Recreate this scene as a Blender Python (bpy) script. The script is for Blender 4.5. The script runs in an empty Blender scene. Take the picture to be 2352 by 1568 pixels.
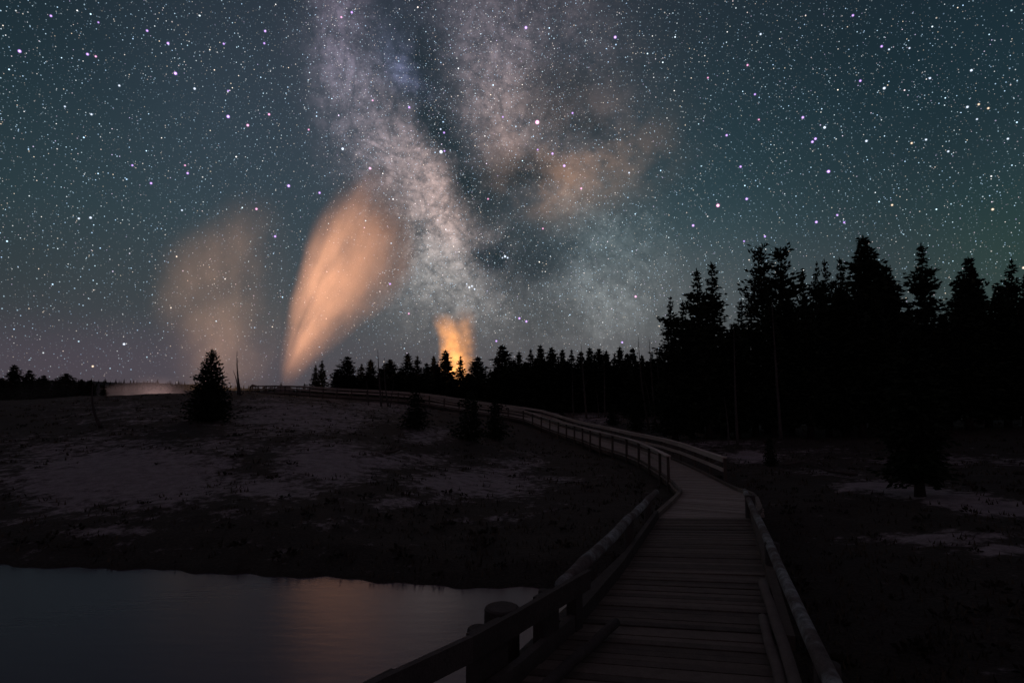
import bpy, math, random
import numpy as np
from mathutils import Vector, noise as mnoise

random.seed(7)
scene = bpy.context.scene
COL = scene.collection
PI = math.pi

# ------------------------------------------------------------------ camera
FD = 2352 * 20 / 36.0
PITCH = math.radians(5.08)
CAMZ = 4.0
cp, sp = math.cos(PITCH), math.sin(PITCH)


def ray(px, py):
    dx = (px - 1176) / FD
    dy = (784 - py) / FD
    return (dx, cp - dy * sp, sp + dy * cp)


def W(px, py, d):
    """world point seen at (px, py) at the distance d along y"""
    r = ray(px, py)
    t = d / r[1]
    return Vector((r[0] * t, d, CAMZ + r[2] * t))


def azel(px, py):
    r = Vector(ray(px, py)).normalized()
    return math.atan2(r.x, r.y), math.asin(r.z)


cam = bpy.data.cameras.new('camera')
cam.lens = 20
cam.sensor_width = 36
cam.clip_end = 6000
cam_o = bpy.data.objects.new('camera', cam)
cam_o.location = (0, 0, CAMZ)
cam_o.rotation_euler = (PI / 2 + PITCH, 0, 0)
COL.objects.link(cam_o)
scene.camera = cam_o


# ------------------------------------------------------------------ helpers
def props(o, label=None, cat=None, group=None, kind=None):
    if label: o['label'] = label
    if cat: o['category'] = cat
    if group: o['group'] = group
    if kind: o['kind'] = kind
    return o


class MB:
    def __init__(self):
        self.v, self.f = [], []

    def add(self, vs, fs):
        b = len(self.v)
        self.v.extend(tuple(p) for p in vs)
        self.f.extend(tuple(b + i for i in f) for f in fs)

    def box(self, c, ax, ay, az):
        """box with centre c and half-axis vectors"""
        c, ax, ay, az = Vector(c), Vector(ax), Vector(ay), Vector(az)
        vs = [c + sx * ax + sy * ay + sz * az for sx in (-1, 1) for sy in (-1, 1) for sz in (-1, 1)]
        self.add(vs, [(0, 1, 3, 2), (4, 6, 7, 5), (0, 4, 5, 1), (2, 3, 7, 6), (0, 2, 6, 4), (1, 5, 7, 3)])

    def bar(self, a, b, w, h, up=(0, 0, 1)):
        """beam from a to b, width w, height h, centred"""
        a, b = Vector(a), Vector(b)
        d = b - a
        L = d.length
        if L < 1e-6: return
        d.normalize()
        s = d.cross(Vector(up)).normalized()
        u = s.cross(d).normalized()
        self.box((a + b) / 2, d * (L / 2), s * (w / 2), u * (h / 2))

    def tube(self, pts, rad, n=8, rough=0.0, seed=0, cap=True):
        rnd = random.Random(seed)
        pts = [Vector(p) for p in pts]
        rings = []
        for i, p in enumerate(pts):
            d = (pts[min(i + 1, len(pts) - 1)] - pts[max(i - 1, 0)]).normalized()
            ref = Vector((0, 0, 1)) if abs(d.z) < 0.9 else Vector((1, 0, 0))
            s = d.cross(ref).normalized()
            u = s.cross(d).normalized()
            r = rad[i] if isinstance(rad, (list, tuple)) else rad
            rings.append([p + (s * math.cos(2 * PI * k / n) + u * math.sin(2 * PI * k / n)) * r * (1 + rough * rnd.uniform(-1, 1)) for k in range(n)])
        vs = [v for rg in rings for v in rg]
        fs = []
        for i in range(len(pts) - 1):
            for k in range(n):
                fs.append((i * n + k, i * n + (k + 1) % n, (i + 1) * n + (k + 1) % n, (i + 1) * n + k))
        if cap:
            fs.append(tuple(range(n - 1, -1, -1)))
            fs.append(tuple((len(pts) - 1) * n + k for k in range(n)))
        self.add(vs, fs)

    def mesh(self, name, smooth=False):
        me = bpy.data.meshes.new(name)
        me.from_pydata(self.v, [], self.f)
        me.update()
        if smooth:
            me.shade_smooth()
        return me

    def build(self, name, mat, parent=None, smooth=False, loc=None):
        me = self.mesh(name, smooth)
        return link(name, me, mat, parent, loc)


def link(name, me, mat=None, parent=None, loc=None):
    if mat is not None and not me.materials:
        me.materials.append(mat)
    o = bpy.data.objects.new(name, me)
    COL.objects.link(o)
    if loc is not None: o.location = loc
    if parent is not None: o.parent = parent
    return o


def empty(name, loc, rz=0):
    o = bpy.data.objects.new(name, None)
    o.empty_display_size = 0.2
    o.location = loc
    o.rotation_euler = (0, 0, rz)
    COL.objects.link(o)
    return o


# ------------------------------------------------------------------ node helper
class N:
    def __init__(self, nt):
        self.nt = nt

    def new(self, typ, **kw):
        n = self.nt.nodes.new(typ)
        for k, v in kw.items():
            setattr(n, k, v)
        return n

    def _set(self, sock, v):
        if isinstance(v, bpy.types.NodeSocket):
            self.nt.links.new(v, sock)
        else:
            sock.default_value = v

    def m(self, op, a, b=None, c=None, clamp=False):
        n = self.new('ShaderNodeMath', operation=op)
        n.use_clamp = clamp
        self._set(n.inputs[0], a)
        if b is not None: self._set(n.inputs[1], b)
        if c is not None: self._set(n.inputs[2], c)
        return n.outputs[0]

    def vm(self, op, a, b=None, scale=None):
        n = self.new('ShaderNodeVectorMath', operation=op)
        self._set(n.inputs[0], a)
        if b is not None: self._set(n.inputs[1], b)
        if scale is not None: self._set(n.inputs['Scale'], scale)
        return n.outputs['Value'] if op in ('LENGTH', 'DISTANCE', 'DOT_PRODUCT') else n.outputs[0]

    def sep(self, v):
        n = self.new('ShaderNodeSeparateXYZ')
        self._set(n.inputs[0], v)
        return n.outputs

    def comb(self, x, y, z):
        n = self.new('ShaderNodeCombineXYZ')
        for i, v in enumerate((x, y, z)): self._set(n.inputs[i], v)
        return n.outputs[0]

    def noise(self, vec, scale, detail=4, rough=0.55, dist=0.0, color=False):
        n = self.new('ShaderNodeTexNoise')
        n.inputs['Scale'].default_value = scale
        n.inputs['Detail'].default_value = detail
        n.inputs['Roughness'].default_value = rough
        n.inputs['Distortion'].default_value = dist
        if vec is not None: self._set(n.inputs['Vector'], vec)
        return n.outputs['Color'] if color else n.outputs[0]

    def ramp(self, fac, stops, interp='LINEAR'):
        n = self.new('ShaderNodeValToRGB')
        n.color_ramp.interpolation = interp
        els = n.color_ramp.elements
        while len(els) < len(stops): els.new(0.5)
        for e, (p, c) in zip(els, stops):
            e.position = p
            e.color = c if len(c) == 4 else (*c, 1)
        self._set(n.inputs[0], fac)
        return n.outputs[0]

    def mr(self, v, a, b, c=0.0, d=1.0, smooth=False):
        n = self.new('ShaderNodeMapRange')
        if smooth: n.interpolation_type = 'SMOOTHSTEP'
        self._set(n.inputs[0], v)
        for i, x in zip((1, 2, 3, 4), (a, b, c, d)): self._set(n.inputs[i], x)
        return n.outputs[0]

    def mix(self, f, a, b):
        n = self.new('ShaderNodeMix', data_type='RGBA')
        self._set(n.inputs[0], f)
        self._set(n.inputs[6], a)
        self._set(n.inputs[7], b)
        return n.outputs[2]

    def curve(self, v, pts):
        n = self.new('ShaderNodeFloatCurve')
        c = n.mapping.curves[0]
        while len(c.points) < len(pts): c.points.new(0.5, 0.5)
        for p, (x, y) in zip(c.points, pts):
            p.location = (x, y)
            p.handle_type = 'AUTO'
        n.mapping.update()
        self._set(n.inputs['Value'], v)
        return n.outputs[0]


def material(name):
    m = bpy.data.materials.new(name)
    m.use_nodes = True
    nt = m.node_tree
    b = nt.nodes['Principled BSDF']
    return m, N(nt), b


# ------------------------------------------------------------------ sky (night, Milky Way)
def L(r, g, b):
    f = lambda c: (c / 255 / 12.92) if c <= 10 else ((c / 255 + 0.055) / 1.055) ** 2.4
    return (f(r), f(g), f(b))


def build_sky():
    w = bpy.data.worlds.new('World')
    scene.world = w
    w.use_nodes = True
    nt = w.node_tree
    nt.nodes.clear()
    g = N(nt)
    tc = g.new('ShaderNodeTexCoord')
    D = g.vm('NORMALIZE', tc.outputs['Generated'])
    x, y, z = g.sep(D)[:3]
    az = g.m('ARCTAN2', x, y)
    el = g.m('ARCSINE', z)
    # slightly torn sky chart, so that star clouds get ragged edges
    wn = g.noise(D, 7.0, 5, 0.6, color=True)
    wv = g.vm('SCALE', g.vm('SUBTRACT', wn, (0.5, 0.5, 0.5)), scale=0.085)
    ch = g.vm('ADD', g.comb(az, el, 0.0), wv)
    ws = g.sep(ch)
    ch = g.comb(ws[0], ws[1], 0.0)
    wv2 = g.vm('SCALE', g.vm('SUBTRACT', wn, (0.5, 0.5, 0.5)), scale=0.03)
    ws2 = g.sep(g.vm('ADD', g.comb(az, el, 0.0), wv2))
    chs = g.comb(ws2[0], ws2[1], 0.0)

    def blob(px, py, rx, ry, rot, col, chart):
        a, e = azel(px, py)
        k = math.cos(math.atan2(abs(px - 1176), FD))
        n = g.new('ShaderNodeMapping', vector_type='TEXTURE')
        g._set(n.inputs['Vector'], chart)
        n.inputs['Location'].default_value = (a, e, 0)
        n.inputs['Rotation'].default_value = (0, 0, -math.radians(rot))
        n.inputs['Scale'].default_value = (rx / FD * k * 1.25, ry / FD * k * 1.15, 1)
        l2 = g.vm('DOT_PRODUCT', n.outputs[0], n.outputs[0])
        v = g.m('EXPONENT', g.m('MULTIPLY', l2, -1.0))
        return g.vm('SCALE', col, scale=v)

    def total(lst, chart):
        acc = None
        for b in lst:
            v = blob(*b, chart)
            acc = v if acc is None else g.vm('ADD', acc, v)
        return acc

    # air glow by elevation: grey-mauve low down, teal above, darker at the zenith
    base = g.ramp(g.mr(el, -0.05, 1.0), [
        (0.0, L(66, 63, 68)), (0.06, L(68, 66, 71)), (0.16, L(53, 62, 66)), (0.30, L(42, 59, 65)),
        (0.45, L(37, 54, 62)), (0.66, L(31, 43, 52)), (0.80, L(44, 38, 48)), (1.0, L(46, 38, 48))])
    # the sky behind the viewer carries a faint mauve glow
    base = g.mix(g.mr(y, 0.15, -0.35), base, (*L(60, 49, 56), 1))
    soft = total([
        (150, 820, 420, 90, 0, (.016, .006, .014)),
        (1150, 740, 500, 130, 0, (.034, .028, .026)),
        (1480, 700, 260, 140, 0, (.022, .021, .020)),
        (1000, 420, 430, 430, 20, (.010, .008, .012)),
        (560, 250, 260, 300, 0, (.010, .012, .018)),
        (1180, 120, 300, 200, 0, (.006, .005, .007)),
        (2330, 600, 160, 150, 0, (-.004, .006, -.004)),
        (2250, 100, 330, 260, 0, (-.007, -.009, -.010)),
        (60, 60, 300, 260, 0, (-.006, -.008, -.010)),
        (1560, 470, 230, 230, 0, (.000, .008, .010)),
    ], chs)
    milky = total([
        (780, 40, 46, 120, -5, (.066, .050, .066)),
        (808, 180, 60, 130, -15, (.056, .050, .068)),
        (878, 320, 100, 75, 45, (.088, .072, .082)),
        (975, 445, 130, 60, 48, (.31, .22, .20)),
        (1025, 482, 70, 40, 55, (.26, .165, .135)),
        (1035, 620, 85, 100, 0, (.100, .092, .085)),
        (1115, 690, 95, 75, 20, (.070, .064, .060)),
        (960, 570, 120, 130, 0, (.050, .046, .045)),
        (1120, 140, 95, 150, 10, (.058, .046, .051)),
        (1190, 290, 95, 80, 30, (.125, .086, .074)),
        (1160, 30, 130, 90, 0, (.040, .033, .040)),
        (1250, 190, 150, 150, 0, (.046, .035, .036)),
        (1380, 570, 100, 120, -20, (.056, .066, .068)),
        (1400, 720, 130, 90, 0, (.046, .047, .046)),
        (925, 155, 52, 24, 52, (.12, .13, .23)),
        (960, 90, 70, 90, 0, (.010, .012, .020)),
    ], ch)
    cloud = total([
        (1305, 385, 105, 62, -6, (.175, .086, .042)),
        (1235, 452, 75, 42, 20, (.110, .058, .033)),
        (1430, 350, 90, 60, -10, (.055, .034, .024)),
        (1330, 265, 100, 75, 20, (.050, .031, .024)),
        (1190, 330, 60, 60, 0, (.050, .030, .024)),
    ], chs)
    # dust: filaments that thin the star clouds
    d1 = g.noise(D, 9.0, 9, 0.62, 0.6)
    d2 = g.noise(D, 46.0, 5, 0.78, 0.2)
    dm = g.m('MULTIPLY', g.mr(d1, 0.36, 0.62, 0.5, 1.3), g.mr(d2, 0.34, 0.64, 0.45, 1.5))
    # thin branching lanes
    rd = g.m('ABSOLUTE', g.m('SUBTRACT', g.noise(D, 13.0, 6, 0.6, 0.8), 0.5))
    dm = g.m('MULTIPLY', dm, g.mr(rd, 0.0, 0.06, 0.68, 1.08, smooth=True))
    milky = g.vm('SCALE', milky, scale=dm)
    d3 = g.mr(g.noise(D, 14.0, 5, 0.55), 0.36, 0.60, 0.15, 1.3)
    cloud = g.vm('SCALE', cloud, scale=d3)
    dark = total([
        (1232, 380, 50, 30, -10, (1.0, 1.0, 1.0)),
        (1300, 215, 60, 60, 0, (.55, .55, .55)),
        (1350, 290, 70, 26, 10, (.6, .6, .6)),
        (1150, 400, 50, 45, 0, (.4, .4, .4)),
        (960, 60, 45, 80, -10, (.40, .40, .40)),
        (980, 220, 55, 95, -25, (.8, .8, .78)),
        (1070, 420, 42, 85, -40, (.85, .85, .84)),
        (1130, 600, 45, 70, -15, (.85, .85, .8)),
        (1240, 600, 65, 75, -20, (.75, .75, .7)),
        (1230, 730, 60, 60, 0, (.4, .4, .4)),
        (1000, 300, 30, 60, -30, (.5, .5, .5)),
    ], ch)
    glow = g.vm('ADD', g.vm('ADD', soft, milky), cloud)
    trans = g.vm('SUBTRACT', (1, 1, 1), g.vm('SCALE', dark, scale=g.mr(d1, 0.35, 0.6, 1.0, 0.55)))
    glow = g.vm('MULTIPLY', glow, g.vm('MAXIMUM', trans, (0.12, 0.12, 0.12)))
    big = g.mr(g.noise(D, 3.2, 3, 0.5), 0.3, 0.7, 0.88, 1.12)
    skycol = g.vm('ADD', g.vm('SCALE', base, scale=big), glow)
    skycol = g.vm('MULTIPLY', skycol, g.vm('ADD', g.vm('SCALE', trans, scale=0.35), (0.65, 0.65, 0.65)))

    # star density follows the Milky Way
    mw = g.sep(milky)
    dens = g.m('ADD', 0.55, g.m('MULTIPLY', mw[0], 6.0), clamp=True)
    low = g.mr(el, 0.0, 0.16, 0.35, 1.0)

    def stars(scale, rad, gain, rot, dens_lo, dens_hi, sharp):
        mp = g.new('ShaderNodeMapping')
        g._set(mp.inputs['Vector'], D)
        mp.inputs['Rotation'].default_value = rot
        v = g.new('ShaderNodeTexVoronoi')
        v.inputs['Scale'].default_value = scale
        v.inputs['Randomness'].default_value = 1.0
        g._set(v.inputs['Vector'], mp.outputs[0])
        dist = v.outputs['Distance']
        c = g.sep(v.outputs['Color'])
        r = g.m('MULTIPLY', g.mr(c[0], 0, 1, 0.55, 1.0), rad * scale)
        prof = g.m('MAXIMUM', g.m('SUBTRACT', 1.0, g.m('DIVIDE', dist, r)), 0.0)
        prof = g.m('POWER', prof, sharp)
        keep = g.m('LESS_THAN', c[1], g.mr(dens, 0.5, 1.0, dens_lo, dens_hi))
        mag = g.m('POWER', c[2], 4.5)
        b = g.m('MULTIPLY', g.m('MULTIPLY', prof, keep), g.m('MULTIPLY', g.m('ADD', g.m('MULTIPLY', mag, 1.3), 0.085), gain))
        hue = g.ramp(g.m('FRACT', g.m('MULTIPLY', c[1], 17.3)), [
            (0.0, (0.48, 0.70, 1.0)), (0.45, (0.62, 0.86, 1.0)), (0.7, (1.0, 0.97, 0.95)), (0.85, (1.0, 0.80, 0.58)), (1.0, (0.72, 0.62, 1.0))])
        return g.vm('SCALE', hue, scale=g.m('MULTIPLY', b, low))

    st = stars(120, 0.00126, 3.0, (0.3, 0.2, 0.9), 0.75, 0.95, 1.0)
    st = g.vm('ADD', st, stars(225, 0.00090, 1.75, (1.0, 0.5, 0.1), 0.75, 1.0, 0.8))
    st = g.vm('ADD', st, stars(420, 0.00082, 1.25, (0.2, 1.1, 0.4), 0.35, 1.0, 0.7))

    V, Wt, Pk, O = (.62, .36, 1.0), (.72, .82, 1.0), (1.0, .42, .72), (1.0, .74, .52)
    bright = [
        (1234, 281, 9.5, Pk), (1208, 64, 7, V), (1413, 86, 7, V), (1649, 472, 8, Pk), (1592, 518, 6.5, V), (1715, 457, 6.5, V),
        (1903, 394, 7.5, V), (1701, 383, 6, V), (1669, 311, 6, V), (1747, 79, 5.5, Wt), (1959, 36, 6, V), (1717, 150, 5.5, Pk),
        (1734, 217, 5.5, V), (2025, 107, 6, V), (2042, 114, 5, Wt), (2089, 111, 5, Wt), (2031, 203, 6.5, Wt), (1976, 186, 6, V),
        (2136, 180, 5.5, Wt), (2231, 162, 6, Wt), (1844, 270, 6.5, V), (1894, 293, 6.5, Wt), (1873, 319, 6.5, V), (1866, 326, 6.5, V),
        (1743, 275, 5, Pk), (1990, 324, 6, Wt), (2094, 329, 5.5, O), (2178, 348, 5.5, Wt), (2049, 471, 5.5, O), (1875, 510, 6.5, V),
        (1939, 511, 5.5, V), (1923, 494, 5.5, V), (1757, 543, 5.5, V), (1709, 554, 5, V), (2222, 246, 6, Wt), (2248, 240, 5.5, O),
        (2270, 249, 5.5, O), (2280, 481, 6, O), (1626, 179, 5, Pk), (2127, 321, 5.5, Wt), (2315, 319, 5.5, Wt), (2244, 274, 5, Wt),
        (45, 118, 7.5, V), (201, 125, 6.5, V), (220, 130, 5.5, Pk), (117, 37, 6, V), (226, 52, 5, V), (338, 71, 6, V),
        (386, 100, 6.5, V), (403, 169, 7.5, V), (447, 204, 6, Wt), (274, 197, 5.5, Wt), (524, 268, 7.5, V), (569, 288, 6.5, Pk),
        (618, 263, 6, Pk), (609, 72, 6, V), (607, 100, 5.5, V), (514, 101, 5.5, V), (524, 209, 5, V), (663, 427, 7, V),
        (734, 443, 6, V), (589, 480, 6, Pk), (347, 421, 6, V), (431, 398, 6, V), (304, 380, 5.5, V), (208, 500, 6, Wt),
        (181, 502, 5.5, Wt), (210, 263, 5.5, Wt), (149, 245, 5, Wt), (709, 298, 5, Pk), (425, 380, 5, Pk), (418, 483, 5, Wt),
        (850, 387, 6.5, Pk), (787, 342, 6.5, Wt), (856, 231, 5, Pk), (940, 247, 6, V), (808, 29, 6, V), (784, 40, 5.5, Pk),
        (1013, 349, 8, Wt), (1021, 347, 5, V), (1269, 353, 6, V), (1296, 381, 6.5, V), (1335, 433, 5.5, Pk), (1235, 344, 5, V),
        (1155, 269, 5, V), (1315, 260, 5.5, V), (1445, 397, 5, Wt), (1193, 731, 6, V), (1209, 738, 6, V), (1460, 681, 6, Pk),
        (1429, 786, 5.5, V), (1140, 783, 5.5, V), (1247, 525, 5, Pk), (1121, 457, 5, Pk), (939, 720, 5, Pk), (632, 543, 6, V),
        (896, 652, 5.5, V), (285, 790, 6, Wt), (213, 841, 5.5, O), (1020, 305, 5.5, V), (1012, 297, 5, Wt), (2351, 615, 6, O),
        (1160, 589, 6, Wt), (1166, 592, 5, Wt), (1154, 592, 4.5, Wt), (1078, 660, 5.5, Wt), (1084, 657, 5, Wt), (1090, 664, 5, Wt), (1072, 652, 4.5, Wt),
    ]
    acc = st
    Dk = D
    for i, (px, py, r, c) in enumerate(bright):
        if i % 8 == 0:  # keeps the node program short of memory: each batch waits for the last
            Dk = g.vm('ADD', D, g.vm('SCALE', acc, scale=1e-12))
        d = Vector(ray(px, py)).normalized()
        k = math.cos(math.atan(math.hypot(px - 1176, py - 784) / FD))
        dist = g.vm('DISTANCE', Dk, tuple(d))
        p = g.m('MAXIMUM', g.m('MULTIPLY_ADD', dist, -1.0 / (r * 0.62 / FD * k), 1.0), 0.0)
        p = g.m('MULTIPLY', g.m('MULTIPLY', p, p), 0.55 * r * (r / 6.0))
        acc = g.vm('ADD', acc, g.vm('SCALE', c, scale=p))
    tot = g.vm('ADD', skycol, acc)
    tot = g.vm('MAXIMUM', tot, (0.004, 0.004, 0.005))
    bg = g.new('ShaderNodeBackground')
    g._set(bg.inputs[0], tot)
    bg.inputs[1].default_value = 1.0
    out = g.new('ShaderNodeOutputWorld')
    nt.links.new(bg.outputs[0], out.inputs[0])
    w.cycles.sampling_method = 'NONE'


build_sky()


# ------------------------------------------------------------------ terrain
# left edge of the walkway (x, y, deck height)
BRIDGE_L = [(-2.9, 0.0), (-1.7, 2.0), (-0.15, 4.87), (1.29, 7.6), (2.64, 10.9)]
BRIDGE_R = [(0.55, 0.0), (1.28, 2.0), (2.33, 4.87), (3.33, 7.6), (4.55, 10.9)]
BZ = 1.65
WALK_L = [(2.64, 10.9, 1.65), (4.40, 15.4, 1.30), (5.15, 18.4, .95), (5.80, 21.5, .69), (6.05, 23.5, .62), (6.17, 25.8, .60), (6.22, 28.5, .60),
          (6.02, 31.3, .60), (5.60, 33.8, .60), (5.20, 36.6, .60), (4.82, 40.4, .60), (4.35, 43.6, .60), (3.80, 46.6, .65),
          (2.95, 50.0, .80), (1.85, 53.6, 1.10), (0.20, 56.8, 1.45), (-5.9, 62.0, 2.15), (-10.6, 65.5, 2.80), (-16.2, 68.4, 3.20),
          (-22.8, 71.5, 3.50), (-29.4, 75.0, 3.88), (-33.5, 78.0, 3.95), (-38.8, 82.5, 3.90)]
DECKW = 1.95


def resample(pts, step):
    pts = [Vector(p) for p in pts]
    # Catmull-Rom smoothing
    sm = []
    for i in range(len(pts) - 1):
        p0, p1, p2, p3 = pts[max(i - 1, 0)], pts[i], pts[i + 1], pts[min(i + 2, len(pts) - 1)]
        for k in range(24):
            t = k / 24
            sm.append(0.5 * ((2 * p1) + (p2 - p0) * t + (2 * p0 - 5 * p1 + 4 * p2 - p3) * t * t + (3 * p1 - p0 - 3 * p2 + p3) * t ** 3))
    sm.append(pts[-1])
    out, acc = [sm[0]], 0.0
    for a, b in zip(sm, sm[1:]):
        seg = (b - a).length
        while acc + seg >= step:
            t = (step - acc) / seg
            a = a.lerp(b, t)
            out.append(a.copy())
            seg = (b - a).length
            acc = 0.0
        acc += seg
    return out


walk_l = resample(WALK_L, 0.155)
walk_r = []
for i, p in enumerate(walk_l):
    d = walk_l[min(i + 6, len(walk_l) - 1)] - walk_l[max(i - 6, 0)]
    d.z = 0
    d.normalize()
    nrm = Vector((d.y, -d.x, 0))
    walk_r.append(p + nrm * DECKW)
walk_r[0] = Vector((4.55, 10.9, BZ))
for k in range(1, 12):
    walk_r[k] = walk_r[0].lerp(walk_r[12], k / 12)
walk_c = [(a + b) / 2 for a, b in zip(walk_l, walk_r)]
WC = np.array([tuple(p) for p in walk_c])

SHORE = [(-60, 18), (-30, 15.2), (-12, 13.7), (-7.1, 13.2), (-4.04, 12.76), (-1.6, 12.3), (.49, 12.1), (3, 12.2), (60, 12.2)]
sx, sy = zip(*SHORE)

ctrl = []


def cpt(px, d, z):
    ctrl.append((*W(px, 900, d).xy, z))


for px, zc in ((-700, 2.4), (-300, 2.6), (0, 2.95), (130, 3.2), (260, 3.5), (420, 3.85), (540, 3.9)):
    for d, z in ((14, .35), (18, .72), (25, 1.25), (40, zc * .66), (55, zc * .90), (67, zc), (90, zc * .8), (130, 1.0), (300, 0.5), (800, 0.5)):
        cpt(px, d, z)
for px, lst in ((750, ((14, .35), (25, 1.25), (40, 2.3), (58, 3.0), (100, 3.2), (140, 2.0), (300, 1))),
                (1000, ((14, .3), (25, .75), (40, 1.3), (55, 1.9), (90, 2.4), (150, 2), (300, 1.5))),
                (1200, ((15, .3), (25, .35), (35, .35), (45, .35), (80, 1.3), (120, 2), (300, 2))),
                (1400, ((13, .6), (17, .6), (60, .8), (90, 1.45), (150, 2), (300, 2), (800, 1))),
                (1600, ((30, .35), (45, .7), (90, 1.7), (300, 2))),
                (1900, ((6, .8), (10, .9), (20, .8), (32, .8), (45, 1.2), (90, 2), (300, 2))),
                (2350, ((4, .8), (8, .9), (16, 1.0), (24, 1.1), (40, 1.5), (90, 2.5), (300, 3), (800, 1))),
                (3200, ((4, 1), (10, 1.2), (30, 1.6), (90, 3), (300, 3)))):
    for d, z in lst: cpt(px, d, z)
for i in range(30, len(walk_c), 40):
    ctrl.append((walk_c[i].x, walk_c[i].y, walk_c[i].z - 0.4))
for a in range(100, 261, 40):
    for r in (5, 20, 100, 500):
        ctrl.append((r * math.sin(math.radians(a)), r * math.cos(math.radians(a)), 0.8))
ctrl = np.array(ctrl)


def polar(x, y):
    r = np.hypot(x, y) + 2.0
    th = np.arctan2(x, y)
    return np.stack([np.cos(th) * np.log(r), np.sin(th) * np.log(r)], -1)


CP = polar(ctrl[:, 0], ctrl[:, 1])


def tps(a, b):
    d2 = ((a[:, None, :] - b[None, :, :]) ** 2).sum(-1)
    return 0.5 * d2 * np.log(d2 + 1e-12)


n_ = len(CP)
A = np.zeros((n_ + 3, n_ + 3))
A[:n_, :n_] = tps(CP, CP) + np.eye(n_) * 2e-4
A[:n_, n_] = 1
A[:n_, n_ + 1:] = CP
A[n_:, :n_] = A[:n_, n_:].T
sol = np.linalg.solve(A, np.concatenate([ctrl[:, 2], np.zeros(3)]))


def lump(x, y):
    return (0.16 * np.sin(x * 0.31 + 1.3 * np.sin(y * 0.17)) * np.sin(y * 0.27 + 0.7)
            + 0.06 * np.sin(x * 0.9 + y * 0.4) * np.sin(y * 0.8 - x * 0.3))


def terrain(x, y):
    x = np.asarray(x, float).ravel()
    y = np.asarray(y, float).ravel()
    z = np.empty_like(x)
    for i in range(0, len(x), 4000):
        P = polar(x[i:i + 4000], y[i:i + 4000])
        z[i:i + 4000] = tps(P, CP) @ sol[:n_] + sol[n_] + P @ sol[n_ + 1:]
    r = np.hypot(x, y)
    z = np.maximum(z, 0.25) + lump(x, y) * np.clip(r / 25, 0.2, 1)
    z = np.maximum(z, 0.12)
    # keep it below the walkway
    for i in range(0, len(x), 2000):
        X = np.stack([x[i:i + 2000], y[i:i + 2000]], -1)
        near = (X[:, 1] > 5) & (X[:, 1] < 95)
        if not near.any(): continue
        Xn = X[near]
        d2 = ((Xn[:, None, :] - WC[None, ::4, :2]) ** 2).sum(-1)
        j = d2.argmin(1)
        dd = np.sqrt(d2[np.arange(len(j)), j])
        lim = WC[::4][j, 2] - 0.34 + np.clip(dd - 1.3, 0, None) * 0.35
        zz = z[i:i + 2000]
        zz[near] = np.minimum(zz[near], lim)
    # pool
    ys = np.interp(x, sx, sy) + 0.05 * np.sin(x * 1.3) + 0.07 * np.sin(x * 3.1 + 1) + 0.05 * np.sin(x * 7.3)
    s = np.maximum(y - ys, x - (1.75 + 0.377 * (y - 4.85) + 0.1 * np.sin(y * 2.0)))
    bank = np.where(s > 0, 0.05 + 0.24 * np.minimum(s, 1.2) + 0.16 * np.maximum(s - 1.2, 0), np.maximum(-1.2, 0.05 + 0.6 * s))
    z = np.minimum(z, bank)
    return z


def gz(x, y):
    return float(terrain([x], [y])[0])


def ghit(px, py):
    """where the line of sight first meets the ground"""
    r = np.array(ray(px, py))
    ts = np.exp(np.linspace(math.log(3), math.log(400), 500))
    P = ts[:, None] * r[None, :]
    zz = terrain(P[:, 0], P[:, 1])
    below = CAMZ + P[:, 2] < zz
    if not below.any(): return None
    k = int(below.argmax())
    return Vector((P[k, 0], P[k, 1], zz[k]))


# pale sinter patches: (px, py, half-width, half-height, strength)
SINTER = [
    (280, 1095, 290, 78, .95), (120, 1040, 150, 40, .45), (480, 1020, 120, 22, .55), (700, 960, 190, 46, .68), (860, 935, 150, 22, .5),
    (750, 1065, 130, 50, .95), (640, 1120, 130, 30, .75), (900, 1060, 120, 24, .6), (1090, 1110, 170, 42, .75), (1180, 1060, 90, 25, .45),
    (980, 1000, 80, 22, .5), (620, 930, 110, 22, .5), (280, 1218, 150, 13, .5), (900, 1150, 160, 18, .4), (640, 1262, 40, 8, .45),
    (1100, 1190, 90, 14, .45), (820, 1200, 130, 14, .3), (330, 950, 240, 40, .35), (1290, 1100, 90, 14, .3),
    (1340, 940, 110, 10, .8), (1370, 962, 60, 14, .55), (1730, 1048, 70, 16, .8), (1640, 1020, 110, 12, .5), (1900, 1085, 100, 12, .35),
    (2010, 1115, 95, 13, 1.0), (2110, 1130, 90, 14, 1.0), (2200, 1145, 90, 15, 1.05), (2300, 1168, 110, 17, 1.05), (2130, 1060, 200, 14, .35), (2160, 1235, 180, 16, .7), (2330, 1262, 130, 14, .7),
    (1860, 1035, 150, 10, .35), (2350, 1060, 120, 20, .4),
]


def project(x, y, z):
    dz = z - CAMZ
    depth = y * cp + dz * sp
    up = -y * sp + dz * cp
    depth = np.maximum(depth, 0.1)
    return 1176 + FD * x / depth, 784 - FD * up / depth


def sinter_at(x, y, z):
    u, v = project(x, y, z)
    s = np.zeros_like(x)
    for px, py, a, b, k in SINTER:
        s = np.maximum(s, k * np.exp(-(((u - px) / a) ** 2 + ((v - py) / b) ** 2) * 0.9))
    return np.where(y > 2, s, 0.2)


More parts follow.
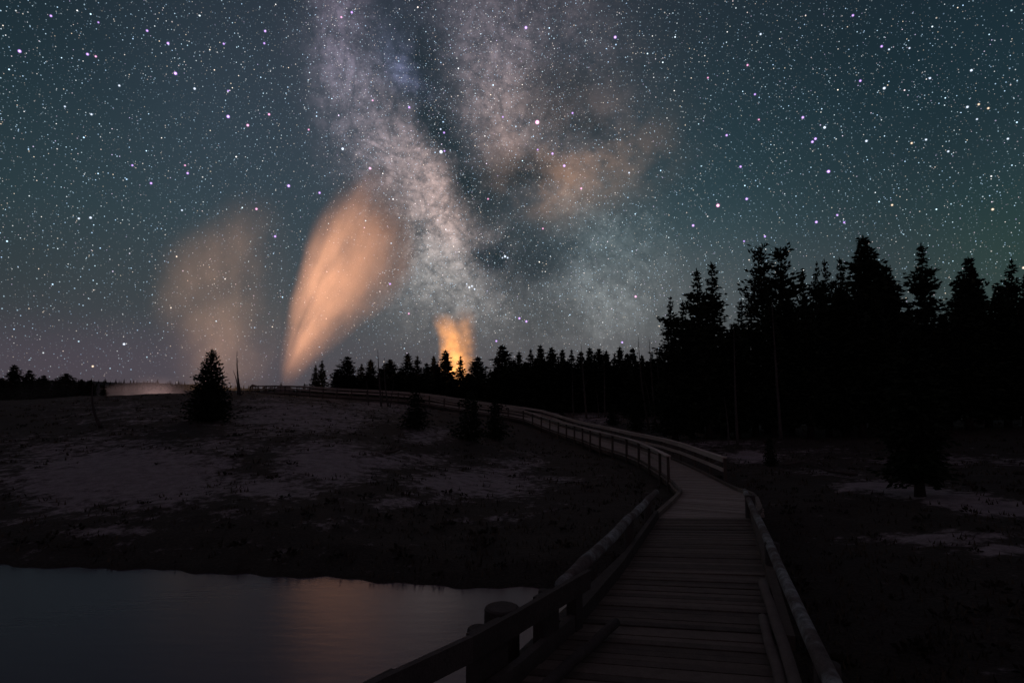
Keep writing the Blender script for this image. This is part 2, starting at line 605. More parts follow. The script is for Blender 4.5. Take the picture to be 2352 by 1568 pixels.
# polar sheet, fine in front of the camera
ths = np.concatenate([np.radians(np.linspace(-60, 60, 361)), np.radians(np.linspace(62, 298, 60))])
rs = np.concatenate([[0.6], np.exp(np.linspace(math.log(1.6), math.log(140), 300)), np.exp(np.linspace(math.log(150), math.log(4000), 26))])
TT, RR = np.meshgrid(ths, rs)
X, Y = RR * np.sin(TT), RR * np.cos(TT)
Z = terrain(X, Y)
fine = np.array([mnoise.fractal(Vector((a * 0.9, b * 0.9, 0)), 1.0, 2.0, 4) for a, b in zip(X.ravel(), Y.ravel())])
RF = RR.ravel()
Z = np.where(Z > 0.12, Z + fine * 0.05 * np.clip(RF / 12, .3, 1) * np.clip(80 / RF, 0, 1), Z)
XYZ = np.stack([X.ravel(), Y.ravel(), Z], -1)
nt_, nr_ = len(ths), len(rs)
faces = []
for i in range(nr_ - 1):
    for k in range(nt_):
        k2 = (k + 1) % nt_
        faces.append((i * nt_ + k, i * nt_ + k2, (i + 1) * nt_ + k2, (i + 1) * nt_ + k))
me = bpy.data.meshes.new('ground')
me.from_pydata([tuple(p) for p in XYZ], [], [f[::-1] for f in faces])
me.update()
me.shade_smooth()
at = me.attributes.new('sinter', 'FLOAT', 'POINT')
sint = sinter_at(X.ravel(), Y.ravel(), Z)
at.data.foreach_set('value', sint.astype(np.float32))

gm, g, b = material('ground_sinter_and_turf')
geo = g.new('ShaderNodeNewGeometry').outputs['Position']
att = g.new('ShaderNodeAttribute', attribute_name='sinter').outputs['Fac']
n1 = g.noise(geo, 0.45, 7, 0.68, 0.4)
n2 = g.noise(geo, 2.6, 6, 0.7)
n3 = g.noise(geo, 14, 4, 0.7)
val = g.m('ADD', att, g.m('ADD', g.m('MULTIPLY', g.m('SUBTRACT', n1, 0.5), 1.35), g.m('MULTIPLY', g.m('SUBTRACT', n2, 0.5), 1.7)))
fac = g.mr(val, 0.22, 0.68, smooth=True)
turf = g.ramp(n3, [(0.3, (.014, .010, .008)), (0.5, (.030, .023, .018)), (0.72, (.060, .048, .038))])
pale = g.ramp(g.m('ADD', g.m('MULTIPLY', n2, 0.6), g.m('MULTIPLY', n3, 0.4)), [(0.3, (.15, .130, .134)), (0.5, (.30, .268, .285)), (0.7, (.47, .43, .45))])
g._set(b.inputs['Base Color'], g.mix(fac, turf, pale))
b.inputs['Roughness'].default_value = 0.95
bp = g.new('ShaderNodeBump')
bp.inputs['Strength'].default_value = 0.7
bp.inputs['Distance'].default_value = 0.12
g._set(bp.inputs['Height'], g.m('ADD', n3, g.m('MULTIPLY', n2, 1.5)))
g._set(b.inputs['Normal'], bp.outputs[0])
props(link('ground', me, gm), kind='structure')

# ------------------------------------------------------------------ water
wm, g, b = material('pool_water')
geo = g.new('ShaderNodeNewGeometry').outputs['Position']
b.inputs['Base Color'].default_value = (.085, .058, .080, 1)
b.inputs['Roughness'].default_value = 0.25
b.inputs['IOR'].default_value = 1.42
b.inputs['Specular Tint'].default_value = (1, .80, .81, 1)
mp = g.new('ShaderNodeMapping')
g._set(mp.inputs['Vector'], geo)
mp.inputs['Scale'].default_value = (0.5, 1.6, 1)
bp = g.new('ShaderNodeBump')
bp.inputs['Strength'].default_value = 0.08
bp.inputs['Distance'].default_value = 0.05
g._set(bp.inputs['Height'], g.noise(mp.outputs[0], 3.0, 3, 0.5))
g._set(b.inputs['Normal'], bp.outputs[0])
mb = MB()
mb.add([(-60, -25, 0), (9, -25, 0), (9, 20, 0), (-60, 20, 0)], [(0, 1, 2, 3)])
props(mb.build('water', wm), kind='structure')


# ------------------------------------------------------------------ materials
def wood(name, dark, mid, light, rough=0.85, isl=.35):
    m, g, b = material(name)
    geo = g.new('ShaderNodeNewGeometry').outputs['Position']
    oi = g.new('ShaderNodeNewGeometry').outputs['Random Per Island']
    n1 = g.noise(geo, 6, 6, 0.7)
    n2 = g.noise(geo, 40, 4, 0.7)
    v = g.m('ADD', g.m('ADD', g.m('MULTIPLY', n1, 0.5), g.m('MULTIPLY', n2, 0.3)), g.m('ADD', g.m('MULTIPLY', oi, isl), (0.35 - isl) / 2))
    g._set(b.inputs['Base Color'], g.ramp(v, [(0.3, dark), (0.55, mid), (0.85, light)]))
    b.inputs['Roughness'].default_value = rough
    bp = g.new('ShaderNodeBump')
    bp.inputs['Strength'].default_value = 0.5
    bp.inputs['Distance'].default_value = 0.02
    g._set(bp.inputs['Height'], g.m('ADD', n1, n2))
    g._set(b.inputs['Normal'], bp.outputs[0])
    return m


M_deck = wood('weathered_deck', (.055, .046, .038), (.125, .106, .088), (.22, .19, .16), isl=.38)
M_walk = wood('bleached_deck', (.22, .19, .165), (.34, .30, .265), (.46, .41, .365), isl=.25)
M_rail = wood('weathered_rail', (.32, .275, .24), (.48, .425, .375), (.62, .55, .49))
M_post = wood('dark_post', (.04, .032, .026), (.085, .07, .058), (.15, .125, .105))
M_guard = wood('grey_guard_log', (.06, .05, .045), (.13, .112, .10), (.22, .19, .17))
M_beam = wood('tarred_beam', (.022, .018, .017), (.045, .037, .034), (.10, .085, .08))
M_log, g, b = material('lichen_log')
geo = g.new('ShaderNodeNewGeometry').outputs['Position']
n1 = g.noise(geo, 1.8, 5, 0.65)
n2 = g.noise(geo, 12, 6, 0.75)
barkc = g.ramp(n2, [(0.3, (.05, .042, .038)), (0.7, (.17, .15, .14))])
lich = g.ramp(n2, [(0.35, (.12, .135, .135)), (0.6, (.34, .38, .38))])
g._set(b.inputs['Base Color'], g.mix(g.mr(n1, 0.45, 0.60, smooth=True), barkc, lich))
b.inputs['Roughness'].default_value = 0.9
bp = g.new('ShaderNodeBump')
bp.inputs['Strength'].default_value = 0.6
bp.inputs['Distance'].default_value = 0.03
g._set(bp.inputs['Height'], n2)
g._set(b.inputs['Normal'], bp.outputs[0])


def foliage(name, lo, hi):
    m, g, b = material(name)
    geo = g.new('ShaderNodeNewGeometry')
    oi = geo.outputs['Random Per Island']
    n1 = g.noise(geo.outputs['Position'], 0.8, 3, 0.6)
    g._set(b.inputs['Base Color'], g.ramp(g.m('ADD', g.m('MULTIPLY', oi, 0.5), g.m('MULTIPLY', n1, 0.5)), [(0.2, lo), (0.8, hi)]))
    b.inputs['Roughness'].default_value = 0.9
    b.inputs['Specular IOR Level'].default_value = 0.15
    return m


M_needle = foliage('conifer_needles', (.012, .018, .012), (.030, .042, .026))
M_grass = foliage('dry_grass', (.035, .028, .020), (.11, .09, .065))
M_brush = foliage('dark_brush', (.018, .015, .012), (.05, .04, .03))
M_bark = wood('bark', (.020, .016, .014), (.04, .032, .028), (.07, .058, .05))
M_snag = wood('bleached_snag', (.04, .033, .031), (.075, .063, .06), (.14, .12, .115))
M_rock = wood('sinter_rock', (.07, .06, .058), (.14, .12, .115), (.24, .21, .20))


# ------------------------------------------------------------------ footbridge (near the camera)
bridge = empty('footbridge', (1.3, 4.9, 0))
props(bridge, 'near footbridge of dark planks with lichened log rails beside the pool', 'footbridge')
BO = Vector((1.3, 4.9, 0))


def bpart(mb, name, mat, smooth=False, parent=None):
    for i, v in enumerate(mb.v):
        mb.v[i] = (v[0] - BO.x, v[1] - BO.y, v[2] - BO.z)
    return mb.build(name, mat, parent or bridge, smooth)


def at_z(px, py, z):
    r = Vector(ray(px, py))
    return Vector((0, 0, CAMZ)) + r * ((z - CAMZ) / r.z)


def plank_strip(left, right, th, mbx, seed, gap=0.012):
    rnd = random.Random(seed)
    for i in range(len(left) - 1):
        a0, a1, b0, b1 = left[i], left[i + 1], right[i], right[i + 1]
        dz = rnd.uniform(-0.007, 0.007)
        ex = rnd.uniform(-0.02, 0.03)
        ex2 = rnd.uniform(-0.02, 0.03)
        la, lb = a0.lerp(a1, gap / 0.12), a1
        ra, rb = b0.lerp(b1, gap / 0.155), b1
        d1 = (ra - la).normalized()
        la, lb = la - d1 * ex, lb - d1 * ex
        ra, rb = ra + d1 * ex2, rb + d1 * ex2
        t = Vector((0, 0, dz))
        u = Vector((0, 0, dz - th))
        tl = rnd.uniform(-0.004, 0.004)
        q = Vector((0, 0, tl))
        vs = [la + t + q, ra + t - q, rb + t - q, lb + t + q, la + u, ra + u, rb + u, lb + u]
        mbx.add(vs, [(0, 1, 2, 3), (4, 7, 6, 5), (0, 4, 5, 1), (2, 6, 7, 3), (1, 5, 6, 2), (0, 3, 7, 4)])


def edge(pts, n):
    out = []
    ys = [p[1] for p in pts]
    xs = [p[0] for p in pts]
    for k in range(n):
        y = ys[0] + (ys[-1] - ys[0]) * k / (n - 1)
        out.append(Vector((float(np.interp(y, ys, xs)), y, BZ)))
    return out


# skew the planks: square to the heading, so the right end is nearer
nb = 112
el_ = edge(BRIDGE_L, nb)
el_ = [Vector((p.x, p.y + 0.0, p.z)) for p in el_]
er_ = []
for k in range(nb):
    y = -0.75 + (10.9 - -0.75) * k / (nb - 1)
    y = y if k < nb - 10 else y
    er_.append(Vector((float(np.interp(y, [p[1] for p in BRIDGE_R], [p[0] for p in BRIDGE_R])), y, BZ)))
mb = MB()
plank_strip(el_, er_, 0.05, mb, 3)
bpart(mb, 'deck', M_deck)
# stringers below
mb = MB()
for t in (0.08, 0.5, 0.92):
    mb.bar(el_[4].lerp(er_[4], t) - Vector((0, 0, .21)), el_[-1].lerp(er_[-1], t) - Vector((0, 0, .21)), 0.2, 0.28)
bpart(mb, 'stringer', M_beam)


def loglike(a, b, r0, r1, seed, n=14, seg=14, wob=0.009):
    rnd = random.Random(seed)
    a, b = Vector(a), Vector(b)
    mbx = MB()
    pts = [a.lerp(b, t / seg) + Vector((rnd.uniform(-wob, wob), rnd.uniform(-wob, wob), rnd.uniform(-wob, wob))) for t in range(seg + 1)]
    pts[0], pts[-1] = a, b
    mbx.tube(pts, [r0 + (r1 - r0) * t / seg for t in range(seg + 1)], n, 0.025, seed)
    return mbx


# right-hand side: big log rail, edge curb, two inner guard logs
bpart(loglike((4.78, 11.9, 1.98), (1.55, 2.2, 2.07), .050, .066, 1), 'log_rail', M_log, True)
mb = MB()
mb.bar((4.50, 10.85, BZ + .06), (2.55, 5.45, BZ + .06), .10, .13)
bpart(mb, 'curb', M_post)
bpart(loglike(at_z(1752, 1338, 1.76), at_z(2080, 2330, 1.76), .050, .056, 2, wob=.006), 'guard_log', M_guard, True)
bpart(loglike(at_z(1752, 1418, 1.73), at_z(2010, 2330, 1.73), .045, .050, 3, wob=.006), 'guard_log', M_guard, True)
# posts of the right rail
for y in (11.0, 7.6, 4.3):
    x = float(np.interp(y, [2.2, 11.9], [1.55, 4.78]))
    mb = MB()
    mb.tube([(x + .03, y, .4), (x + .03, y, 2.05)], [.10, .09], 10, .05, int(y))
    bpart(mb, 'post', M_beam, True)
# left side: lichened log, then the squared beam that flares away, lower beam, guard
bpart(loglike(at_z(1507, 1130, 2.22), at_z(1290, 1345, 2.14), .052, .075, 5), 'log_rail', M_log, True)
RB = [at_z(1351, 1308, 2.2), at_z(1190, 1400, 2.2), at_z(1082, 1459, 2.2), at_z(850, 1566, 2.2), at_z(300, 1835, 2.2)]
mb = MB()
for a, c_ in zip(RB, RB[1:]):
    mb.bar(a - Vector((0, 0, .09)), c_ - Vector((0, 0, .09)), .05, .18)
bpart(mb, 'rail_board', M_beam)
LB = [at_z(1508, 1172, 1.80), at_z(1423, 1290, 1.80), at_z(1320, 1406, 1.80), at_z(1197, 1511, 1.80), at_z(1132, 1560, 1.80), at_z(760, 1850, 1.80)]
mb = MB()
for a, c_ in zip(LB, LB[1:]):
    mb.bar(a - Vector((0, 0, .11)), c_ - Vector((0, 0, .11)), .07, .22)
bpart(mb, 'lower_beam', M_beam)
bpart(loglike(at_z(1415, 1428, 1.74), at_z(1005, 1800, 1.74), .045, .05, 7, wob=.006), 'guard_log', M_beam, True)
for px, py, hw in ((1336, 1317, .065), (1272, 1354, .135), (1140, 1428, .20), (900, 1545, .12)):
    p = at_z(px, py, 2.19)
    dd = (RB[0] - RB[3]).normalized()
    nn = Vector((dd.y, -dd.x, 0))
    p -= nn * .0
    mb = MB()
    mb.box((p.x - nn.x * .085, p.y - nn.y * .085, .88), dd * hw, nn * .055, (0, 0, 1.26))
    bpart(mb, 'post', M_beam)
for (x, y, r) in ((2.50, 10.7, .07), (1.75, 8.75, .07)):
    mb = MB()
    mb.tube([(x, y, .05), (x, y, 2.15)], [r * 1.1, r], 10, .04, 3)
    bpart(mb, 'post', M_beam, True)
# pilings standing in the pool outside the rail
pa, pb = at_z(1153, 1392, 2.02), at_z(1104, 1440, 1.93)
pc = at_z(1250, 1354, 2.05)
for (x, y, zt, r, s) in ((pa.x, pa.y, 2.02, .165, 11), (pb.x - .02, pb.y, 1.93, .10, 12), (pc.x, pc.y, 2.05, .06, 13)):
    mb = MB()
    mb.tube([(x, y, -1.1), (x, y, zt - .05), (x, y, zt - .012), (x, y, zt)], [r * 1.05, r, r * .98, r * .86], 18, .02, s)
    bpart(mb, 'piling', M_beam, False)

# ------------------------------------------------------------------ boardwalk with railings
WO = Vector((5.8, 21.5, .69))
walk = empty('boardwalk', WO)
props(walk, 'long railed boardwalk of weathered planks climbing the hill towards the geyser', 'boardwalk')


def wpart(mb, name, mat, parent=None, smooth=False):
    for i, v in enumerate(mb.v):
        mb.v[i] = (v[0] - WO.x, v[1] - WO.y, v[2] - WO.z)
    return mb.build(name, mat, parent or walk, smooth)


mb = MB()
plank_strip(walk_l, walk_r, 0.05, mb, 9)
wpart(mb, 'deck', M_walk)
mb = MB()
for t in (0.06, 0.5, 0.94):
    for i in range(0, len(walk_l) - 8, 8):
        mb.bar(walk_l[i].lerp(walk_r[i], t) - Vector((0, 0, .17)), walk_l[i + 8].lerp(walk_r[i + 8], t) - Vector((0, 0, .17)), .08, .22)
wpart(mb, 'stringer', M_post)
for edge_, s in ((walk_l, 1), (walk_r, -1)):
    mb = MB()
    ofs = lambda i: (walk_r[i] - walk_l[i]).normalized() * (.06 * s)
    for i in range(0, len(edge_) - 7, 7):
        mb.bar(edge_[i] + ofs(i) + Vector((0, 0, .055)), edge_[i + 7] + ofs(i + 7) + Vector((0, 0, .055)), .09, .09)
    wpart(mb, 'curb', M_deck)

i0 = min(range(len(walk_l)), key=lambda i: abs(walk_l[i].y - 21.4) + (0 if i < 200 else 99))
RAILH = 0.93


def railing(edge_, s, start, stop, gap_posts):
    """rails as one part, each post a sub-part"""
    rnd = random.Random(5)
    idx = list(range(start, stop, gap_posts))
    out = lambda i: (walk_l[i] - walk_r[i]).normalized() * s
    mb = MB()
    sub = 3
    for a, c in zip(idx, idx[1:]):
        for hh, th, ww in ((RAILH - .085, .035, .14), (RAILH - .43, .035, .13)):
            p, q = edge_[a] + out(a) * .00, edge_[c] + out(c) * .00
            jt = rnd.uniform(-.008, .008)
            mb.bar(p + Vector((0, 0, hh + jt)) - out(a) * .07, q + Vector((0, 0, hh + jt)) - out(c) * .07, th, ww)
        # cap board, lying flat
        p, q = edge_[a] - out(a) * .015, edge_[c] - out(c) * .015
        mb.bar(p + Vector((0, 0, RAILH + .012)), q + Vector((0, 0, RAILH + .012)), .19, .04)
    r = wpart(mb, 'railing', M_rail)
    for i in idx:
        mb = MB()
        o = out(i)
        d = Vector((o.y, -o.x, 0))
        p = edge_[i] + o * .0
        bot = -.55 if p.z < 3 else -.5
        mb.box(p + Vector((0, 0, (RAILH - .012 + bot) / 2)), o * .048, d * .055, (0, 0, (RAILH - .012 - bot) / 2))
        wpart(mb, 'post', M_post, r)
    return r


railing(walk_l, 1, i0, len(walk_l) - 1, 15)
railing(walk_r, -1, i0 - 2, len(walk_r) - 1, 15)


# ------------------------------------------------------------------ conifers
def spray(mb, c, d, ln, wd, rnd):
    d = d.normalized()
    r = Vector((rnd.uniform(-1, 1), rnd.uniform(-1, 1), rnd.uniform(-.4, .4)))
    s = d.cross(r)
    if s.length < 1e-3: s = Vector((1, 0, 0))
    s.normalize()
    a = c - d * ln * .35
    b_ = c + d * ln * .65
    m = c + d * ln * .1
    mb.add([a, m + s * wd, b_, m - s * wd], [(0, 1, 2, 3)])


def crown_mesh(name, H, base, prof, whorls, nbr, seed, gap=0.1, tilt=(0.35, -0.35), ln=.42, wd=.10, dens=9, bend=0.0, irregular=.35):
    rnd = random.Random(seed)
    mb = MB()
    ax, ay = rnd.uniform(-1, 1) * bend, rnd.uniform(-1, 1) * bend
    lop = [rnd.uniform(0.65, 1.15) for _ in range(9)]
    for i in range(whorls):
        t = (i + rnd.uniform(-.4, .4)) / whorls
        t = min(max(t, 0), .995)
        z = base + (H - base) * t
        cx, cy = ax * t * t, ay * t * t
        wob = 1 + irregular * (rnd.random() - .5) * 2
        R = prof(t) * wob * jitter_r(rnd)
        n = nbr + rnd.randint(-1, 1)
        small = min(1.0, .30 + R / 1.1)
        a0 = rnd.uniform(0, 6.28)
        for k in range(n):
            if rnd.random() < gap: continue
            an = a0 + 6.28 * k / n + rnd.uniform(-.4, .4)
            lr = lop[int((an % 6.283) / 6.284 * 9)]
            Ln = R * rnd.uniform(.6, 1.1) * lr
            tl = tilt[1] + (tilt[0] - tilt[1]) * t + rnd.uniform(-.12, .12)
            dirn = Vector((math.cos(an), math.sin(an), tl))
            m = max(3, int(dens * Ln / 1.4))
            for q in range(m):
                s = (q + rnd.random()) / m
                s = .12 + .88 * s
                up = .10 * Ln * (s * s)
                c = Vector((cx, cy, z)) + dirn * (Ln * s) + Vector((rnd.uniform(-1, 1), rnd.uniform(-1, 1), rnd.uniform(-1.3, 1.0))) * ((.12 + .06 * Ln) * small) + Vector((0, 0, up))
                dd = dirn + Vector((rnd.uniform(-1, 1), rnd.uniform(-1, 1), rnd.uniform(-.7, .5))) * .8
                spray(mb, c, dd, ln * small * rnd.uniform(.6, 1.2), wd * (.4 + .6 * small) * rnd.uniform(.7, 1.3), rnd)
    # leader
    for k in range(8):
        spray(mb, Vector((ax, ay, H - .05 * k * H / 10)), Vector((rnd.uniform(-.3, .3), rnd.uniform(-.3, .3), 1)), ln * .8, wd * .5, rnd)
    return mb.mesh('crown'), (ax, ay)


def jitter_r(rnd):
    return rnd.uniform(.85, 1.1)


def trunk_mesh(H, r, axy, seed):
    rnd = random.Random(seed)
    mb = MB()
    pts, rad = [], []
    for i in range(9):
        t = i / 8
        pts.append((axy[0] * t * t, axy[1] * t * t, -0.4 + (H * .97 + .4) * t))
        rad.append(r * (1 - .93 * t) * (1.25 if i == 0 else 1))
    mb.tube(pts, rad, 8, .05, seed)
    # dead lower limbs
    for k in range(10):
        z = rnd.uniform(.08, .35) * H
        an = rnd.uniform(0, 6.28)
        l = rnd.uniform(.4, 1.3) * H / 12
        mb.tube([(0, 0, z), (math.cos(an) * l * .6, math.sin(an) * l * .6, z + .05), (math.cos(an) * l, math.sin(an) * l, z - .25 * l)], [.025, .018, .006], 4)
    return mb.mesh('trunk', True)


def p_cone(R, e=.85):
    return lambda t: R * (1 - t) ** e + .04


def p_column(R):
    return lambda t: R * min(1.0, (1 - t) * 2.0 + .08) ** .8 * (.80 + .20 * math.sin(t * 19)) * min(1, .55 + t * 2.5)


def p_round(R):
    return lambda t: R * math.sqrt(max(0.03, 1 - (max(t - .35, 0) / .65) ** 2)) * (.75 + .25 * math.sin(t * 13 + 1)) * min(1, .5 + t * 1.8)


def p_dome(R):
    return lambda t: R * (min(1.0, (1 - t) * 1.55 + .02)) ** .7 * (.88 + .12 * math.sin(t * 17)) + .05


KIND = {}


def kind(name, H, base, prof, R, whorls, nbr, seed, **kw):
    cm, axy = crown_mesh(name, H, base, prof, whorls, nbr, seed, **kw)
    cm.materials.append(M_needle)
    tm = trunk_mesh(H, .018 * H, axy, seed + 50)
    tm.materials.append(M_bark)
    KIND[name] = (cm, tm, H, R)


# big near trees (12 m reference)
kind('ragged1', 13, 2.0, p_column(1.7), 1.7, 46, 8, 21, gap=.16, tilt=(.45, -.35), ln=.46, wd=.095, dens=17, irregular=.42)
kind('ragged2', 13, 2.6, p_column(1.6), 1.6, 44, 8, 22, gap=.18, tilt=(.5, -.3), ln=.46, wd=.095, dens=17, bend=.5, irregular=.5)
kind('fir1', 13, 1.2, p_cone(2.1, .75), 2.1, 52, 9, 23, gap=.10, tilt=(.35, -.35), ln=.46, wd=.10, dens=17, irregular=.3)
kind('fir2', 13, 1.6, p_cone(1.7, .7), 1.7, 50, 8, 24, gap=.14, tilt=(.4, -.3), ln=.44, wd=.095, dens=17, irregular=.42)
kind('open1', 13, 3.4, p_round(2.0), 2.0, 38, 7, 25, gap=.16, tilt=(.75, .05), ln=.44, wd=.085, dens=17, irregular=.45)
kind('open2', 13, 4.0, p_round(1.7), 1.7, 36, 7, 26, gap=.18, tilt=(.8, .1), ln=.44, wd=.085, dens=17, bend=.5, irregular=.5)
kind('dense1', 13, 1.0, p_column(2.1), 2.1, 54, 10, 27, gap=.05, tilt=(.4, -.3), ln=.5, wd=.115, dens=14, irregular=.32)
# far trees (10 m)
kind('far1', 10, .4, p_cone(1.6, .72), 1.5, 50, 9, 31, gap=.04, ln=.48, wd=.13, dens=10, irregular=.30, tilt=(.7, -.2))
kind('far2', 10, .4, p_cone(1.7, .62), 1.7, 50, 9, 32, gap=.04, ln=.48, wd=.13, dens=10, irregular=.28, tilt=(.7, -.2))
kind('far3', 10, .4, p_cone(1.45, .85), 1.35, 48, 9, 33, gap=.08, ln=.48, wd=.12, dens=10, bend=.4, irregular=.40, tilt=(.8, -.2))
kind('far4', 10, .3, p_cone(1.8, .52), 1.8, 50, 10, 34, gap=.03, ln=.48, wd=.13, dens=10, irregular=.25, tilt=(.7, -.2))
# the lone spruce and young firs
kind('spruce', 5.2, .05, p_cone(1.75, .80), 1.75, 46, 12, 41, gap=.02, tilt=(.7, .0), ln=.28, wd=.055, dens=19, irregular=.26)
kind('young', 3.2, .1, p_cone(1.3, .7), 1.3, 26, 10, 42, gap=.05, tilt=(.5, -.1), ln=.26, wd=.055, dens=15, irregular=.4)


def tree(name, knd, px, top, d, wpx, label, cat, group=None, rz=None, base_z=None):
    cm, tm, H, R = KIND[knd]
    p = W(px, top, d)
    zb = gz(p.x, p.y) if base_z is None else base_z
    h = p.z - zb
    o = empty(name, (p.x, p.y, zb), random.uniform(0, 6.28) if rz is None else rz)
    sxy = (wpx * d / FD / 2) / R
    o.scale = (sxy, sxy, h / H)
    props(o, label, cat, group)
    link('crown', cm, None, o)
    link('trunk', tm, None, o)
    return o


ORD = ['first', 'second', 'third', 'fourth', 'fifth', 'sixth', 'seventh', 'eighth', 'ninth', 'tenth', 'eleventh', 'twelfth', 'thirteenth',
       'fourteenth', 'fifteenth', 'sixteenth', 'seventeenth', 'eighteenth', 'nineteenth', 'twentieth', 'twenty-first', 'twenty-second',
       'twenty-third', 'twenty-fourth', 'twenty-fifth', 'twenty-sixth', 'twenty-seventh', 'twenty-eighth']

GW = 'tall conifers of the near wood'
wood_trees = [
    # kind, px, top, dist, width px, label
    ('ragged2', 1540, 680, 50, 52, 'thin ragged conifer standing first at the left edge of the tall wood'),
    ('ragged1', 1568, 692, 48, 60, 'short ragged conifer just inside the left edge of the tall wood'),
    ('ragged1', 1600, 620, 46, 80, 'ragged conifer left of a taller twin, with layered drooping boughs'),
    ('fir2', 1634, 605, 45, 92, 'tall pointed conifer bounding the open gap of sky on its right'),
    ('fir2', 1702, 690, 46, 70, 'low sloping conifer on the right side of the sky gap'),
    ('open1', 1746, 570, 44, 84, 'open rounded pine showing its trunk, left of two joined crowns'),
    ('open2', 1778, 573, 45, 92, 'open rounded pine showing its trunk, right of two joined crowns'),
    ('fir2', 1843, 620, 47, 68, 'pointed conifer just right of the two open rounded pines'),
    ('ragged2', 1864, 604, 50, 44, 'slender wispy conifer with a knobby tip, in the middle of the wood'),
    ('ragged1', 1893, 597, 47, 56, 'slender conifer between the wispy one and the leaning one'),
    ('fir2', 1928, 594, 46, 64, 'pointed conifer next left of the tallest blunt-topped tree'),
    ('dense1', 1982, 546, 44, 118, 'tallest conifer of the wood, with a dense blunt bushy top'),
    ('dense1', 2036, 612, 43, 96, 'broad dense conifer leaning on the right of the tallest tree'),
    ('ragged2', 2085, 697, 52, 40, 'small thin conifer in the sky gap right of the tallest tree'),
    ('ragged1', 2115, 562, 45, 80, 'tall isolated columnar conifer with ragged tiers, right of the tallest tree'),
    ('ragged1', 2196, 640, 47, 64, 'short ragged conifer left of the broad one near the right border'),
    ('dense1', 2224, 594, 45, 92, 'broad ragged conifer second from the right border'),
    ('ragged2', 2303, 600, 47, 66, 'narrow ragged conifer with a flat top near the right border'),
    ('fir1', 2352, 634, 45, 84, 'conifer cut by the right border of the view'),
]
for k, px, top, d, wpx, lab in wood_trees:
    tree('conifer', k, px, top, d, wpx * 1.36, lab, 'conifer', GW)
fill = [(1545, 775, 40), (1582, 735, 42), (1620, 715, 40), (1656, 765, 43), (1686, 745, 40), (1724, 690, 41), (1765, 675, 40), (1806, 668, 42),
        (1848, 672, 39), (1888, 660, 40), (1926, 662, 39), (1964, 650, 38), (2008, 655, 38), (2052, 700, 40), (2090, 745, 39), (2128, 700, 40), (2164, 715, 42),
        (2205, 680, 39), (2250, 665, 40), (2292, 660, 39), (2335, 680, 38), (2400, 650, 40), (2470, 640, 40)]
for i, (px, top, d) in enumerate(fill):
    tree('conifer', ('fir1', 'dense1', 'fir2')[i % 3], px, top + random.uniform(-6, 8), d, random.uniform(100, 135),
         'shorter black conifer filling the foot of the tall wood, %s from its left end' % ORD[i], 'conifer', 'shorter conifers at the foot of the wood')

GT = 'conifers of the far treeline'
near_plume = [(725, 838, 116, 24, 'far3'), (741, 828, 118, 28, 'far3'), (798, 819, 84, 52, 'far2'), (775, 848, 84, 36, 'far4'), (829, 836, 92, 34, 'far3'), (852, 826, 92, 44, 'far1'),
              (875, 846, 90, 30, 'far2'), (896, 826, 92, 46, 'far4'), (920, 845, 92, 36, 'far2'), (937, 811, 92, 46, 'far1'), (957, 818, 94, 40, 'far3'), (980, 834, 92, 38, 'far2'), (996, 818, 96, 34, 'far1')]
for i, (px, top, d, wpx, k) in enumerate(sorted(near_plume)):
    tree('conifer', k, px, top, d, wpx * 1.3, 'dark conifer, %s from the left between the tall steam plume and orange glow' % ORD[i], 'conifer', GT)
tree('conifer', 'far1', 1023, 805, 90, 70, 'dark conifer standing tallest in front of the orange glowing steam', 'conifer', GT)
tree('conifer', 'far4', 1005, 838, 88, 36, 'short dark conifer at the left foot of the orange glowing steam', 'conifer', GT)
tree('conifer', 'far3', 1059, 818, 90, 46, 'narrow dark conifer before the right half of the orange glowing steam', 'conifer', GT)
tree('conifer', 'far2', 1097, 820, 88, 80, 'broad dark conifer just right of the orange glowing steam', 'conifer', GT)
right_line = [(1128, 848, 90, 34, 'far3'), (1154, 793, 86, 66, 'far2'), (1180, 826, 88, 40, 'far1'), (1192, 808, 88, 38, 'far1'), (1219, 803, 90, 44, 'far3'), (1241, 793, 88, 48, 'far1'),
              (1266, 799, 88, 46, 'far4'), (1292, 803, 90, 40, 'far1'), (1312, 804, 88, 40, 'far3'), (1334, 808, 88, 42, 'far2'), (1354, 799, 88, 50, 'far1'), (1376, 802, 90, 46, 'far4'),
              (1393, 806, 88, 44, 'far1'), (1410, 812, 90, 36, 'far3'), (1424, 797, 86, 46, 'far1'), (1440, 812, 84, 36, 'far2'), (1453, 800, 84, 44, 'far2'), (1474, 816, 82, 40, 'far1'),
              (1496, 812, 76, 44, 'far3'), (1516, 800, 70, 46, 'far1')]
for i, (px, top, d, wpx, k) in enumerate(right_line):
    tree('conifer', k, px, top, d, wpx * 1.3, 'black conifer in the far treeline, %s to the right of the orange glow' % ORD[i], 'conifer', GT)
mass = [(1140, 866), (1172, 858), (1208, 848), (1232, 842), (1256, 846), (1282, 850), (1304, 846), (1326, 852), (1348, 848), (1370, 852), (1394, 848), (1416, 852), (1436, 850), (1462, 852), (1488, 846), (1510, 838)]
for i, (px, top) in enumerate(mass):
    tree('conifer', ('far4', 'far2')[i % 2], px, top - 16, 80 - (12 if px > 1450 else 0), 84, 'lower conifer at the foot of the far treeline, %s right of the glow' % ORD[i], 'conifer', 'lower conifers at the foot of the treeline')
low2 = [(812, 868), (845, 866), (880, 868), (912, 866), (945, 862), (972, 866), (1040, 872), (1075, 868), (1108, 866)]
for i, (px, top) in enumerate(low2):
    tree('conifer', ('far2', 'far4')[i % 2], px, top - 8, 84, 66, 'low conifer behind the boardwalk rail, %s counting right from the tall plume' % ORD[i], 'conifer', 'low conifers behind the boardwalk')

